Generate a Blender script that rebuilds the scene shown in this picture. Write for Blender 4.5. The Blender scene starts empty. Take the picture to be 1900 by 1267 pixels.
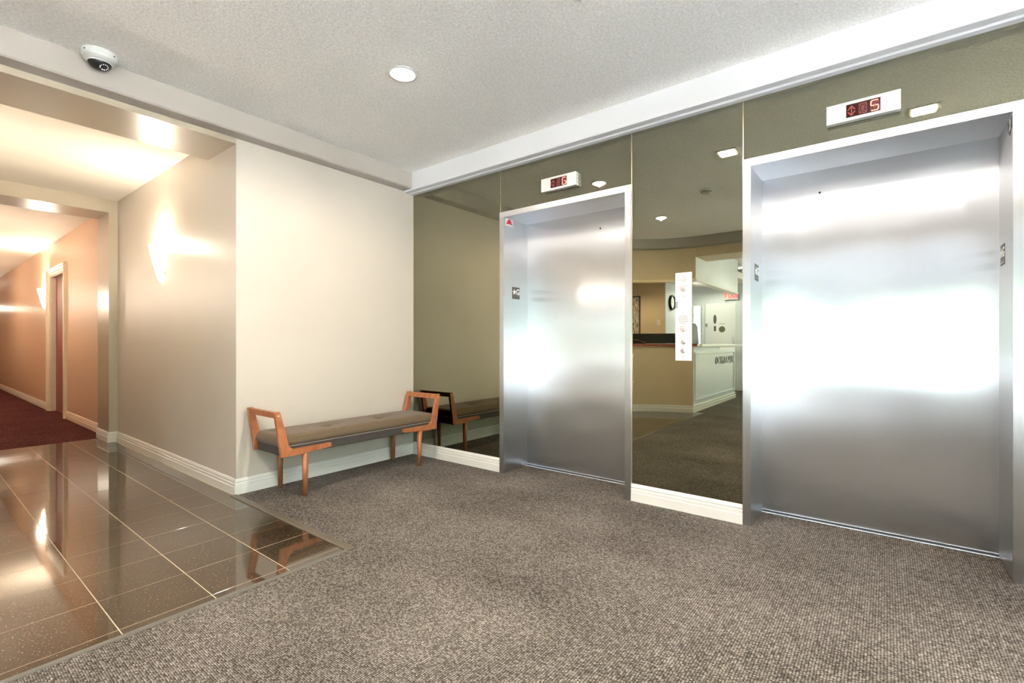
import bpy, bmesh, math, random
from mathutils import Vector, Matrix

random.seed(7)
SC = bpy.context.scene
COL = SC.collection
PI = math.pi

# ------------------------------------------------------------------ camera
CAM_H = 1.10
cam_data = bpy.data.cameras.new('camera')
cam = bpy.data.objects.new('camera', cam_data)
COL.objects.link(cam)
cam.location = (0, 0, CAM_H)
fwd = Vector((0.78815, 0.61549, 0.0))
cam.rotation_euler = fwd.to_track_quat('-Z', 'Y').to_euler()
cam_data.sensor_width = 36.0
cam_data.lens = 888.7 / 1900 * 36.0
cam_data.shift_y = 2.5 / 1900
cam_data.clip_start = 0.02
cam_data.clip_end = 200
SC.camera = cam

# ------------------------------------------------------------------ world and exposure
SC.view_settings.view_transform = 'Standard'
SC.view_settings.look = 'None'
SC.view_settings.gamma = 1.0
SC.view_settings.use_curve_mapping = False
SC.view_settings.exposure = 0.66

world = bpy.data.worlds.new('world')
SC.world = world
world.use_nodes = True
wn = world.node_tree.nodes
wn['Background'].inputs['Color'].default_value = (0.72, 0.86, 1.0, 1)
wn['Background'].inputs['Strength'].default_value = 9.0
SC.cycles.max_bounces = 10
SC.cycles.diffuse_bounces = 6
SC.cycles.glossy_bounces = 6
SC.cycles.transparent_max_bounces = 12
SC.cycles.caustics_reflective = False
SC.cycles.caustics_refractive = False
SC.cycles.sample_clamp_indirect = 25.0
SC.cycles.blur_glossy = 0.5

LAMP_W = 70.0        # each ceiling downlight
SCONCE_W = 23.0      # each wall sconce
WARM = (1.0, 0.89, 0.75)

sun_data = bpy.data.lights.new('sun', 'SUN')
sun_data.energy = 115.0
sun_data.angle = math.radians(0.6)
sun_data.color = (1.0, 0.98, 0.95)
sun = bpy.data.objects.new('sun', sun_data)
COL.objects.link(sun)
sun.rotation_euler = Vector((-0.22, -0.30, -0.93)).to_track_quat('-Z', 'Y').to_euler()   # high, from behind the building

def portal(name, loc, rot, sx, sy):
    ld = bpy.data.lights.new(name, 'AREA')
    ld.shape = 'RECTANGLE'
    ld.size = sx
    ld.size_y = sy
    ld.cycles.is_portal = True
    o = bpy.data.objects.new(name, ld)
    o.location = loc
    o.rotation_euler = rot
    COL.objects.link(o)
    return o
# daylight comes in through the glazed front and the added side and near-end glazing
portal('daylight_portal', (-8.02, -0.85, 1.15), (0, -PI / 2, 0), 2.0, 6.2)
portal('daylight_portal', (0.9, -3.22, 1.28), (PI / 2, 0, 0), 4.2, 2.44)
portal('daylight_portal', (-4.7, -4.02, 1.15), (PI / 2, 0, 0), 6.2, 2.0)

# ------------------------------------------------------------------ helpers
def new_mesh_obj(name, bm, mat, parent=None, smooth=False, loc=None):
    me = bpy.data.meshes.new(name)
    bm.normal_update()
    bm.to_mesh(me)
    bm.free()
    if smooth:
        for p in me.polygons:
            p.use_smooth = True
    if isinstance(mat, (list, tuple)):
        for m in mat:
            me.materials.append(m)
    elif mat:
        me.materials.append(mat)
    o = bpy.data.objects.new(name, me)
    COL.objects.link(o)
    if parent is not None:
        o.parent = parent
    if loc:
        o.location = loc
    return o

def box(bm, x0, x1, y0, y1, z0, z1, bev=0.0, mi=0):
    if x0 > x1: x0, x1 = x1, x0
    if y0 > y1: y0, y1 = y1, y0
    if z0 > z1: z0, z1 = z1, z0
    r = bmesh.ops.create_cube(bm, size=1.0)
    vs = r['verts']
    for v in vs:
        v.co = Vector((x0 + (v.co.x + .5) * (x1 - x0), y0 + (v.co.y + .5) * (y1 - y0), z0 + (v.co.z + .5) * (z1 - z0)))
    fs = set(f for v in vs for f in v.link_faces)
    for f in fs:
        f.material_index = mi
    if bev > 0:
        es = list(set(e for v in vs for e in v.link_edges))
        bmesh.ops.bevel(bm, geom=es, offset=bev, segments=2, affect='EDGES', profile=0.6)

def prism(bm, pts, axis, a, b, mi=0):
    """polygon pts (2D) extruded along axis from a to b.  axis 'x': pts=(y,z); 'y': pts=(x,z); 'z': pts=(x,y)"""
    def mk(p, t):
        if axis == 'x': return (t, p[0], p[1])
        if axis == 'y': return (p[0], t, p[1])
        return (p[0], p[1], t)
    va = [bm.verts.new(mk(p, a)) for p in pts]
    vb = [bm.verts.new(mk(p, b)) for p in pts]
    n = len(pts)
    fs = [bm.faces.new(va), bm.faces.new(list(reversed(vb)))]
    for i in range(n):
        fs.append(bm.faces.new((va[i], vb[i], vb[(i + 1) % n], va[(i + 1) % n])))
    for f in fs:
        f.material_index = mi
    bmesh.ops.recalc_face_normals(bm, faces=fs)

def lathe(bm, prof, seg=32, c=(0, 0, 0), a0=0.0, a1=2 * PI, mi=0, axis='z', cap=False):
    full = abs(a1 - a0 - 2 * PI) < 1e-6
    n = seg if full else seg + 1
    rings = []
    def mk(r, h, a):
        p, q = r * math.cos(a), r * math.sin(a)
        if axis == 'z': return (c[0] + p, c[1] + q, c[2] + h)
        if axis == 'x': return (c[0] + h, c[1] + p, c[2] + q)
        return (c[0] + p, c[1] + h, c[2] + q)
    for r, h in prof:
        if r < 1e-6:
            rings.append([bm.verts.new(mk(0, h, 0))])
        else:
            rings.append([bm.verts.new(mk(r, h, a0 + (a1 - a0) * i / seg)) for i in range(n)])
    fs = []
    for k in range(len(rings) - 1):
        A, B = rings[k], rings[k + 1]
        m = seg
        for i in range(m):
            j = (i + 1) % n
            if len(A) == 1 and len(B) == 1: continue
            if len(A) == 1: fs.append(bm.faces.new((A[0], B[j], B[i])))
            elif len(B) == 1: fs.append(bm.faces.new((A[i], A[j], B[0])))
            else: fs.append(bm.faces.new((A[i], A[j], B[j], B[i])))
    if cap:
        for ring in (rings[0], rings[-1]):
            if len(ring) > 2:
                try: fs.append(bm.faces.new(ring))
                except ValueError: pass
    for f in fs: f.material_index = mi
    bmesh.ops.recalc_face_normals(bm, faces=fs)

def sweep(bm, path, prof, mi=0, cap=True):
    """prof: (offset to the left normal of path, z). path: list of (x,y)."""
    n = len(path)
    rows = []
    for i, p in enumerate(path):
        p = Vector(p)
        if i == 0: d = (Vector(path[1]) - p).normalized(); sc = 1
        elif i == n - 1: d = (p - Vector(path[-2])).normalized(); sc = 1
        else:
            d1 = (p - Vector(path[i - 1])).normalized(); d2 = (Vector(path[i + 1]) - p).normalized()
            d = (d1 + d2).normalized(); sc = 1 / max(0.3, d.dot(d1))
        nn = Vector((-d.y, d.x)) * sc
        rows.append([bm.verts.new((p.x + nn.x * o, p.y + nn.y * o, z)) for o, z in prof])
    m = len(prof)
    fs = []
    for i in range(n - 1):
        for k in range(m):
            fs.append(bm.faces.new((rows[i][k], rows[i][(k + 1) % m], rows[i + 1][(k + 1) % m], rows[i + 1][k])))
    if cap:
        fs.append(bm.faces.new(rows[0])); fs.append(bm.faces.new(list(reversed(rows[-1]))))
    for f in fs: f.material_index = mi
    bmesh.ops.recalc_face_normals(bm, faces=fs)

def tube(bm, p0, p1, r0, r1, seg=16, mi=0):
    p0, p1 = Vector(p0), Vector(p1)
    d = (p1 - p0).normalized()
    a = d.orthogonal().normalized(); b = d.cross(a)
    A = [bm.verts.new(p0 + (a * math.cos(t) + b * math.sin(t)) * r0) for t in [2 * PI * i / seg for i in range(seg)]]
    B = [bm.verts.new(p1 + (a * math.cos(t) + b * math.sin(t)) * r1) for t in [2 * PI * i / seg for i in range(seg)]]
    fs = [bm.faces.new(A), bm.faces.new(B)]
    for i in range(seg):
        fs.append(bm.faces.new((A[i], A[(i + 1) % seg], B[(i + 1) % seg], B[i])))
    for f in fs: f.material_index = mi
    bmesh.ops.recalc_face_normals(bm, faces=fs)

def sphere(bm, c, r, u=12, v=8, sx=1, sy=1, sz=1, mi=0):
    res = bmesh.ops.create_uvsphere(bm, u_segments=u, v_segments=v, radius=r)
    fs = set()
    for w in res['verts']:
        w.co = Vector((w.co.x * sx + c[0], w.co.y * sy + c[1], w.co.z * sz + c[2]))
        fs.update(w.link_faces)
    for f in fs: f.material_index = mi

def tag(o, label=None, cat=None, group=None, kind=None):
    if label: o['label'] = label
    if cat: o['category'] = cat
    if group: o['group'] = group
    if kind: o['kind'] = kind
    return o

def empty(name, loc=(0, 0, 0)):
    o = bpy.data.objects.new(name, None)
    o.empty_display_size = 0.1
    o.location = loc
    COL.objects.link(o)
    return o

def part(name, bm, mat, parent, smooth=False, label=None):
    """mesh given in world coordinates, parented to an Empty that only has a location"""
    off = Vector(parent.location)
    if parent.parent: off = off + Vector(parent.parent.location)
    if parent.type == 'MESH': off = Vector(parent['_origin']) if '_origin' in parent else Vector((0, 0, 0))
    bmesh.ops.translate(bm, verts=bm.verts, vec=-off)
    o = new_mesh_obj(name, bm, mat, parent, smooth)
    if parent.type == 'EMPTY': ORIGIN[o.name] = off
    if label: o['label'] = label
    return o
ORIGIN = {}

def subpart(name, bm, mat, parent, smooth=False, label=None):
    off = ORIGIN.get(parent.name, Vector((0, 0, 0)))
    bmesh.ops.translate(bm, verts=bm.verts, vec=-off)
    o = new_mesh_obj(name, bm, mat, parent, smooth)
    if label: o['label'] = label
    return o

def struct(name, bm, mat, label=None, smooth=False):
    o = new_mesh_obj(name, bm, mat, None, smooth)
    o['kind'] = 'structure'
    if label: o['label'] = label
    return o

def thing_mesh(name, bm, mat, label, cat, group=None, smooth=False):
    return tag(new_mesh_obj(name, bm, mat, None, smooth), label, cat, group)

def text_bm(body, size, mapping, depth=0.0008, extrude_dir=Vector((0, 0, 0)), align='CENTER', bold=0.0):
    cu = bpy.data.curves.new('lettering', 'FONT')
    cu.body = body
    cu.size = size
    cu.align_x = align
    cu.align_y = 'CENTER'
    cu.extrude = depth
    cu.offset = bold
    cu.resolution_u = 3
    ob = bpy.data.objects.new('lettering', cu)
    COL.objects.link(ob)
    bpy.context.view_layer.update()
    dg = bpy.context.evaluated_depsgraph_get()
    me = bpy.data.meshes.new_from_object(ob.evaluated_get(dg))
    bm = bmesh.new()
    bm.from_mesh(me)
    bpy.data.objects.remove(ob)
    bpy.data.curves.remove(cu)
    bpy.data.meshes.remove(me)
    for v in bm.verts:
        v.co = Vector(mapping(v.co.x, v.co.y, v.co.z))
    bmesh.ops.recalc_face_normals(bm, faces=bm.faces)
    return bm

# ------------------------------------------------------------------ materials
def mat_base(name):
    m = bpy.data.materials.new(name)
    m.use_nodes = True
    nt = m.node_tree
    return m, nt, nt.nodes['Principled BSDF']

def node(nt, kind, **kw):
    n = nt.nodes.new(kind)
    for k, v in kw.items():
        setattr(n, k, v)
    return n

def tex_coord(nt, scale=(1, 1, 1), world_space=True):
    if world_space:
        g = node(nt, 'ShaderNodeNewGeometry')
        src = g.outputs['Position']
    else:
        g = node(nt, 'ShaderNodeTexCoord')
        src = g.outputs['Object']
    mp = node(nt, 'ShaderNodeMapping')
    mp.inputs['Scale'].default_value = scale
    nt.links.new(src, mp.inputs['Vector'])
    return mp.outputs['Vector']

def noise(nt, vec, scale, detail=2.0, rough=0.5):
    n = node(nt, 'ShaderNodeTexNoise')
    n.inputs['Scale'].default_value = scale
    n.inputs['Detail'].default_value = detail
    n.inputs['Roughness'].default_value = rough
    nt.links.new(vec, n.inputs['Vector'])
    return n

def ramp(nt, fac, stops):
    r = node(nt, 'ShaderNodeValToRGB')
    el = r.color_ramp.elements
    while len(el) < len(stops): el.new(0.5)
    for e, (p, c) in zip(el, stops):
        e.position = p
        e.color = (c[0], c[1], c[2], 1)
    nt.links.new(fac, r.inputs['Fac'])
    return r.outputs['Color']

def bump(nt, height, b, strength=0.3, dist=0.002):
    bp = node(nt, 'ShaderNodeBump')
    bp.inputs['Strength'].default_value = strength
    bp.inputs['Distance'].default_value = dist
    nt.links.new(height, bp.inputs['Height'])
    nt.links.new(bp.outputs['Normal'], b.inputs['Normal'])

def plain(name, col, rough=0.5, metal=0.0, spec=0.5, vary=0.06, vscale=3.0):
    m, nt, b = mat_base(name)
    b.inputs['Roughness'].default_value = rough
    b.inputs['Metallic'].default_value = metal
    b.inputs['Specular IOR Level'].default_value = spec
    v = tex_coord(nt)
    n = noise(nt, v, vscale, 3)
    c0 = [x * (1 - vary) for x in col]
    c1 = [min(1, x * (1 + vary)) for x in col]
    nt.links.new(ramp(nt, n.outputs['Fac'], [(0.3, c0), (0.7, c1)]), b.inputs['Base Color'])
    return m

def paint(name, col, rough=0.55, spec=0.4, bscale=180, bstr=0.08):
    m, nt, b = mat_base(name)
    b.inputs['Roughness'].default_value = rough
    b.inputs['Specular IOR Level'].default_value = spec
    v = tex_coord(nt)
    n = noise(nt, v, 1.3, 2)
    c0 = [x * 0.975 for x in col]; c1 = [min(1, x * 1.02) for x in col]
    nt.links.new(ramp(nt, n.outputs['Fac'], [(0.35, c0), (0.65, c1)]), b.inputs['Base Color'])
    n2 = noise(nt, v, bscale, 2)
    bump(nt, n2.outputs['Fac'], b, bstr, 0.001)
    return m

M = {}
M['wall'] = paint('cream_wall_paint', (0.525, 0.468, 0.408), 0.42)
M['wall_tan'] = paint('tan_wall_paint', (0.60, 0.475, 0.315), 0.5)
M['wall_grey'] = paint('pale_grey_paint', (0.66, 0.70, 0.73), 0.5)
M['beam'] = paint('warm_grey_beam_paint', (0.37, 0.335, 0.30), 0.4)
M['portal'] = paint('taupe_gloss_paint', (0.42, 0.355, 0.27), 0.28, 0.5)
M['soffit'] = paint('white_soffit_paint', (0.84, 0.845, 0.875), 0.5)
M['white_trim'] = plain('white_gloss_trim', (0.68, 0.655, 0.61), 0.35, vary=0.02)
M['white'] = plain('white_plastic', (0.62, 0.615, 0.60), 0.4, vary=0.02)
M['paper'] = plain('white_paper', (0.80, 0.81, 0.82), 0.7, vary=0.01)
M['black'] = plain('black_plastic', (0.012, 0.012, 0.013), 0.3, vary=0.1)
M['dark'] = plain('charcoal_plastic', (0.05, 0.05, 0.055), 0.4)
M['grey_fabric'] = plain('grey_fabric', (0.25, 0.26, 0.27), 0.9, vscale=60)
M['chrome'] = plain('satin_chrome', (0.75, 0.75, 0.76), 0.22, 1.0, vary=0.03)
M['gap'] = plain('dark_gap', (0.02, 0.02, 0.022), 0.6)
M['brass'] = plain('pale_gold_trim', (0.75, 0.62, 0.40), 0.3, 0.6)
M['grout'] = plain('cream_grout', (0.50, 0.42, 0.31), 0.8, vscale=40)
M['red_door'] = plain('burgundy_door_paint', (0.22, 0.05, 0.05), 0.4)
M['red_print'] = plain('red_print', (0.62, 0.03, 0.07), 0.5)
M['white_print'] = plain('white_print', (0.85, 0.84, 0.80), 0.5, vary=0.02)
M['dark_print'] = plain('dark_print', (0.10, 0.09, 0.09), 0.6)
M['green_print'] = plain('olive_print', (0.13, 0.15, 0.07), 0.6)
M['pavement'] = plain('concrete_pavement', (0.70, 0.71, 0.72), 0.9)

def mk_ceiling():
    m, nt, b = mat_base('stippled_ceiling')
    b.inputs['Roughness'].default_value = 0.9
    b.inputs['Specular IOR Level'].default_value = 0.15
    v = tex_coord(nt)
    n = noise(nt, v, 72, 3, 0.6)
    nt.links.new(ramp(nt, n.outputs['Fac'], [(0.32, (0.80, 0.79, 0.775)), (0.68, (0.97, 0.96, 0.94))]), b.inputs['Base Color'])
    bump(nt, n.outputs['Fac'], b, 0.9, 0.009)
    return m
M['ceiling'] = mk_ceiling()
M['ceiling_smooth'] = paint('cream_ceiling_paint', (0.80, 0.76, 0.68), 0.7, 0.2, 60, 0.25)

def mk_carpet(name, stops, cell=150.0, rot=0.0, bs=1.0):
    m, nt, b = mat_base(name)
    b.inputs['Roughness'].default_value = 0.95
    b.inputs['Specular IOR Level'].default_value = 0.05
    g = node(nt, 'ShaderNodeNewGeometry')
    mp = node(nt, 'ShaderNodeMapping')
    mp.inputs['Rotation'].default_value = (0, 0, rot)
    mp.inputs['Scale'].default_value = (1.0, 0.72, 1.0)
    nt.links.new(g.outputs['Position'], mp.inputs['Vector'])
    vo = node(nt, 'ShaderNodeTexVoronoi')
    vo.inputs['Scale'].default_value = cell
    vo.inputs['Randomness'].default_value = 0.28
    nt.links.new(mp.outputs['Vector'], vo.inputs['Vector'])
    sep = node(nt, 'ShaderNodeSeparateColor')
    nt.links.new(vo.outputs['Color'], sep.inputs['Color'])
    n1 = noise(nt, mp.outputs['Vector'], 1.6, 4)
    # fleck colour per loop, with slow drift of tone
    mx = node(nt, 'ShaderNodeMath', operation='MULTIPLY_ADD')
    nt.links.new(n1.outputs['Fac'], mx.inputs[0])
    mx.inputs[1].default_value = 0.56
    ad = node(nt, 'ShaderNodeMath', operation='MULTIPLY')
    nt.links.new(sep.outputs[0], ad.inputs[0]); ad.inputs[1].default_value = 0.44
    nt.links.new(ad.outputs[0], mx.inputs[2])
    col = ramp(nt, mx.outputs[0], stops)
    # loops darker in the joints between them
    dk = node(nt, 'ShaderNodeMapRange')
    dk.inputs['From Min'].default_value = 0.22; dk.inputs['From Max'].default_value = 0.62
    dk.inputs['To Min'].default_value = 1.0; dk.inputs['To Max'].default_value = 0.10
    nt.links.new(vo.outputs['Distance'], dk.inputs['Value'])
    mul = node(nt, 'ShaderNodeMix', data_type='RGBA', blend_type='MULTIPLY')
    mul.inputs['Factor'].default_value = 0.9
    nt.links.new(col, mul.inputs['A'])
    nt.links.new(dk.outputs['Result'], mul.inputs['B'])
    nt.links.new(mul.outputs['Result'], b.inputs['Base Color'])
    inv = node(nt, 'ShaderNodeMath', operation='SUBTRACT')
    inv.inputs[0].default_value = 1.0
    nt.links.new(vo.outputs['Distance'], inv.inputs[1])
    bump(nt, inv.outputs[0], b, bs, 0.006)
    return m
M['carpet'] = mk_carpet('grey_brown_loop_carpet', [(0.20, (0.095, 0.080, 0.066)), (0.45, (0.225, 0.195, 0.165)), (0.65, (0.34, 0.298, 0.258)), (0.9, (0.58, 0.515, 0.45))])
M['carpet_red'] = mk_carpet('burgundy_corridor_carpet', [(0.2, (0.09, 0.022, 0.022)), (0.6, (0.17, 0.05, 0.046)), (0.95, (0.26, 0.09, 0.075))], 60, 0.0)

def mk_tile():
    m, nt, b = mat_base('polished_brown_granite')
    b.inputs['Roughness'].default_value = 0.045
    b.inputs['IOR'].default_value = 2.2
    b.inputs['Specular IOR Level'].default_value = 0.5
    v = tex_coord(nt)
    n = noise(nt, v, 150, 3, 0.6)
    n2 = noise(nt, v, 6, 4)
    c = ramp(nt, n2.outputs['Fac'], [(0.3, (0.028, 0.017, 0.009)), (0.7, (0.055, 0.035, 0.019))])
    sp = ramp(nt, n.outputs['Fac'], [(0.63, (0, 0, 0)), (0.70, (0.50, 0.40, 0.28))])
    mx = node(nt, 'ShaderNodeMix', data_type='RGBA', blend_type='ADD')
    mx.inputs['Factor'].default_value = 1.0
    nt.links.new(c, mx.inputs['A']); nt.links.new(sp, mx.inputs['B'])
    nt.links.new(mx.outputs['Result'], b.inputs['Base Color'])
    return m
M['tile'] = mk_tile()

def mk_steel(name, col=(0.69, 0.71, 0.755), rough=0.27, aniso=1.0, wav=0.0):
    m, nt, b = mat_base(name)
    b.inputs['Metallic'].default_value = 1.0
    b.inputs['Roughness'].default_value = rough
    b.inputs['Anisotropic'].default_value = aniso
    g = node(nt, 'ShaderNodeNewGeometry')
    cr = node(nt, 'ShaderNodeVectorMath', operation='CROSS_PRODUCT')
    cr.inputs[0].default_value = (0, 0, 1)
    nt.links.new(g.outputs['True Normal'], cr.inputs[1])
    ad = node(nt, 'ShaderNodeVectorMath', operation='ADD')
    ad.inputs[1].default_value = (0.0, 0.02, 0.0)
    nt.links.new(cr.outputs[0], ad.inputs[0])
    nm = node(nt, 'ShaderNodeVectorMath', operation='NORMALIZE')
    nt.links.new(ad.outputs[0], nm.inputs[0])
    nt.links.new(nm.outputs[0], b.inputs['Tangent'])
    v = tex_coord(nt, (220, 220, 2.0))
    n = noise(nt, v, 1.0, 2)
    c0 = [x * 0.985 for x in col]; c1 = [min(1, x * 1.015) for x in col]
    nt.links.new(ramp(nt, n.outputs['Fac'], [(0.3, c0), (0.7, c1)]), b.inputs['Base Color'])
    if wav > 0:
        v2 = tex_coord(nt, (1, 0.8, 1.0))
        n2 = noise(nt, v2, 1.7, 1.0)
        bump(nt, n2.outputs['Fac'], b, 1.0, wav)
    return m
M['steel'] = mk_steel('brushed_stainless_door', wav=0.010)
M['steel_frame'] = mk_steel('brushed_stainless_frame', (0.57, 0.575, 0.595), 0.28, 0.9)

def mk_mirror():
    m = bpy.data.materials.new('bronze_tinted_mirror')
    m.use_nodes = True
    nt = m.node_tree
    nt.nodes.clear()
    out = node(nt, 'ShaderNodeOutputMaterial')
    gl = node(nt, 'ShaderNodeBsdfGlossy')
    gl.inputs['Roughness'].default_value = 0.0
    v = tex_coord(nt)
    n = noise(nt, v, 2.0, 2)
    nt.links.new(ramp(nt, n.outputs['Fac'], [(0.3, (0.29, 0.277, 0.20)), (0.7, (0.31, 0.295, 0.215))]), gl.inputs['Color'])
    nt.links.new(gl.outputs[0], out.inputs['Surface'])
    return m
M['mirror'] = mk_mirror()

def mk_glass():
    m = bpy.data.materials.new('clear_window_glass')
    m.use_nodes = True
    nt = m.node_tree
    nt.nodes.clear()
    out = node(nt, 'ShaderNodeOutputMaterial')
    tr = node(nt, 'ShaderNodeBsdfTransparent')
    tr.inputs['Color'].default_value = (0.96, 0.965, 0.97, 1)
    gl = node(nt, 'ShaderNodeBsdfGlossy')
    gl.inputs['Roughness'].default_value = 0.0
    fr = node(nt, 'ShaderNodeFresnel')
    fr.inputs['IOR'].default_value = 1.45
    mx = node(nt, 'ShaderNodeMixShader')
    nt.links.new(fr.outputs[0], mx.inputs[0])
    nt.links.new(tr.outputs[0], mx.inputs[1])
    nt.links.new(gl.outputs[0], mx.inputs[2])
    nt.links.new(mx.outputs[0], out.inputs['Surface'])
    return m
M['glass'] = mk_glass()

def mk_emit(name, col, strength, base=(0.8, 0.8, 0.8)):
    m, nt, b = mat_base(name)
    v = tex_coord(nt)
    n = noise(nt, v, 30, 1)
    c0 = [x * 0.97 for x in base]
    nt.links.new(ramp(nt, n.outputs['Fac'], [(0.3, c0), (0.7, base)]), b.inputs['Base Color'])
    b.inputs['Emission Color'].default_value = (*col, 1)
    b.inputs['Emission Strength'].default_value = strength
    b.inputs['Roughness'].default_value = 0.4
    return m
M['lamp'] = mk_emit('lit_lamp_lens', (1.0, 0.91, 0.78), 40.0)
M['shade'] = mk_emit('lit_frosted_glass_shade', (1.0, 0.86, 0.62), 3.2, (0.9, 0.88, 0.82))
M['bulb'] = mk_emit('lit_bulb', (1.0, 0.85, 0.6), 12.0)
M['led_on'] = mk_emit('lit_red_segment', (1.0, 0.26, 0.20), 1.6, (0.3, 0.03, 0.03))
M['led_dim'] = plain('unlit_red_segment', (0.17, 0.014, 0.014), 0.4)
M['led_arrow'] = mk_emit('dim_red_arrow_segment', (1.0, 0.05, 0.04), 0.10, (0.2, 0.02, 0.02))
M['display'] = plain('dark_red_display_window', (0.035, 0.006, 0.006), 0.15)
M['led_ring'] = mk_emit('red_button_halo', (1.0, 0.15, 0.12), 0.5, (0.8, 0.3, 0.3))
M['exit'] = mk_emit('lit_red_exit_lettering', (1.0, 0.08, 0.10), 3.0, (0.6, 0.05, 0.05))
M['led_white'] = mk_emit('camera_led', (1, 1, 1), 0.5, (0.8, 0.8, 0.8))

def mk_wood(name, c0, c1, sc=(6, 30, 30)):
    m, nt, b = mat_base(name)
    b.inputs['Roughness'].default_value = 0.38
    v = tex_coord(nt, sc)
    n = noise(nt, v, 2.2, 5, 0.6)
    n.inputs['Distortion'].default_value = 0.6
    nt.links.new(ramp(nt, n.outputs['Fac'], [(0.3, c0), (0.7, c1)]), b.inputs['Base Color'])
    bump(nt, n.outputs['Fac'], b, 0.1, 0.001)
    return m
M['wood'] = mk_wood('teak_orange_wood', (0.27, 0.085, 0.032), (0.46, 0.165, 0.065), (14, 14, 5))
M['wood_leg'] = mk_wood('teak_leg_wood', (0.22, 0.075, 0.03), (0.40, 0.15, 0.06), (25, 25, 3))

def mk_fabric():
    m, nt, b = mat_base('brown_woven_upholstery')
    b.inputs['Roughness'].default_value = 0.95
    b.inputs['Specular IOR Level'].default_value = 0.1
    b.inputs['Sheen Weight'].default_value = 0.15
    v = tex_coord(nt)
    n = noise(nt, v, 420, 2)
    nt.links.new(ramp(nt, n.outputs['Fac'], [(0.3, (0.078, 0.053, 0.032)), (0.7, (0.21, 0.15, 0.094))]), b.inputs['Base Color'])
    bump(nt, n.outputs['Fac'], b, 0.4, 0.001)
    return m
M['fabric'] = mk_fabric()
M['fabric_dark'] = plain('charcoal_upholstery', (0.055, 0.045, 0.04), 0.9, vscale=300, vary=0.35)

def mk_wallpaper():
    m, nt, b = mat_base('peach_vinyl_wallpaper')
    b.inputs['Roughness'].default_value = 0.42
    v = tex_coord(nt, (40, 40, 6))
    n = noise(nt, v, 3.0, 4, 0.6)
    nt.links.new(ramp(nt, n.outputs['Fac'], [(0.3, (0.55, 0.36, 0.24)), (0.7, (0.63, 0.435, 0.30))]), b.inputs['Base Color'])
    bump(nt, n.outputs['Fac'], b, 0.25, 0.003)
    return m
M['wallpaper'] = mk_wallpaper()

def mk_granite_red():
    m, nt, b = mat_base('red_granite_counter')
    b.inputs['Roughness'].default_value = 0.12
    v = tex_coord(nt)
    n = noise(nt, v, 90, 4, 0.7)
    nt.links.new(ramp(nt, n.outputs['Fac'], [(0.35, (0.05, 0.012, 0.01)), (0.5, (0.28, 0.07, 0.05)), (0.68, (0.5, 0.2, 0.15))]), b.inputs['Base Color'])
    return m
M['granite'] = mk_granite_red()

def mk_birch():
    m, nt, b = mat_base('birch_bark_print')
    b.inputs['Roughness'].default_value = 0.7
    v = tex_coord(nt, (1, 16, 3))
    n = noise(nt, v, 3.0, 5, 0.7)
    nt.links.new(ramp(nt, n.outputs['Fac'], [(0.38, (0.05, 0.035, 0.025)), (0.5, (0.42, 0.34, 0.25)), (0.65, (0.75, 0.68, 0.58))]), b.inputs['Base Color'])
    return m
M['birch'] = mk_birch()

# ================================================================== STRUCTURE
XE = 3.157      # mirror wall
YB = 3.716      # wall behind the bench
XL = 1.507      # hall wall with the sconce
ZC = 2.738      # lobby ceiling
ZS = 2.572      # underside of soffits
XD = 3.480      # face of elevator doors
ZP = 2.68       # passage ceiling
HALL_L = -0.35  # left wall of the hall
BCX, BCY = 0.22, 2.15   # centre of the curved corner
def arc(r, a0, a1, n):
    return [(BCX + r * math.cos(math.radians(a0 + (a1 - a0) * i / n)), BCY + r * math.sin(math.radians(a0 + (a1 - a0) * i / n))) for i in range(n + 1)]

bm = bmesh.new()
box(bm, -8.2, 3.75, -4.2, 2.24, -0.05, 0.0)
box(bm, 1.505, 3.75, 2.24, 3.75, -0.05, 0.0)
box(bm, -6.2, -1.45, 2.24, 6.0, -0.05, 0.0)
struct('floor', bm, M['carpet'], 'grey brown loop pile carpet in front of the elevators')
bm = bmesh.new()
box(bm, HALL_L - 0.1, 1.72, 7.155, 22.2, -0.05, 0.0)
struct('floor', bm, M['carpet_red'], 'burgundy carpet running down the far corridor')
bm = bmesh.new()
box(bm, -8.4, 4.0, -4.4, 22.6, -0.35, -0.05)
struct('floor', bm, M['pavement'], 'concrete slab under the carpets')

# tile bed with individual tiles
bm = bmesh.new()
box(bm, -1.6, 1.515, 2.235, 7.16, -0.05, -0.0007)
tile_floor = struct('floor', bm, M['grout'], 'polished dark brown granite tile floor with cream grout')
PT = 0.322
xe = [1.486 - PT * k for k in range(10)]
ye = [2.318 + 0.3245 * k for k in range(16)]
GW = 0.0015
def add_tile(x0, x1, y0, y1):
    bmt = bmesh.new()
    cx, cy = (x0 + x1) / 2, (y0 + y1) / 2
    hx, hy = (x1 - x0) / 2, (y1 - y0) / 2
    c = 0.0006
    lo = [bmt.verts.new((sx * hx, sy * hy, -0.012)) for sx, sy in ((-1, -1), (1, -1), (1, 1), (-1, 1))]
    mi_ = [bmt.verts.new((sx * hx, sy * hy, -0.0006)) for sx, sy in ((-1, -1), (1, -1), (1, 1), (-1, 1))]
    tp = [bmt.verts.new((sx * (hx - c), sy * (hy - c), 0.0)) for sx, sy in ((-1, -1), (1, -1), (1, 1), (-1, 1))]
    for A, B in ((lo, mi_), (mi_, tp)):
        for i in range(4):
            bmt.faces.new((A[i], A[(i + 1) % 4], B[(i + 1) % 4], B[i]))
    bmt.faces.new(tp)
    bmesh.ops.recalc_face_normals(bmt, faces=bmt.faces)
    o = new_mesh_obj('tile', bmt, M['tile'], tile_floor)
    o.location = (cx, cy, 0.0)
    o.rotation_euler = (random.uniform(-1, 1) * 0.0016, random.uniform(-1, 1) * 0.0016, 0)
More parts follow.
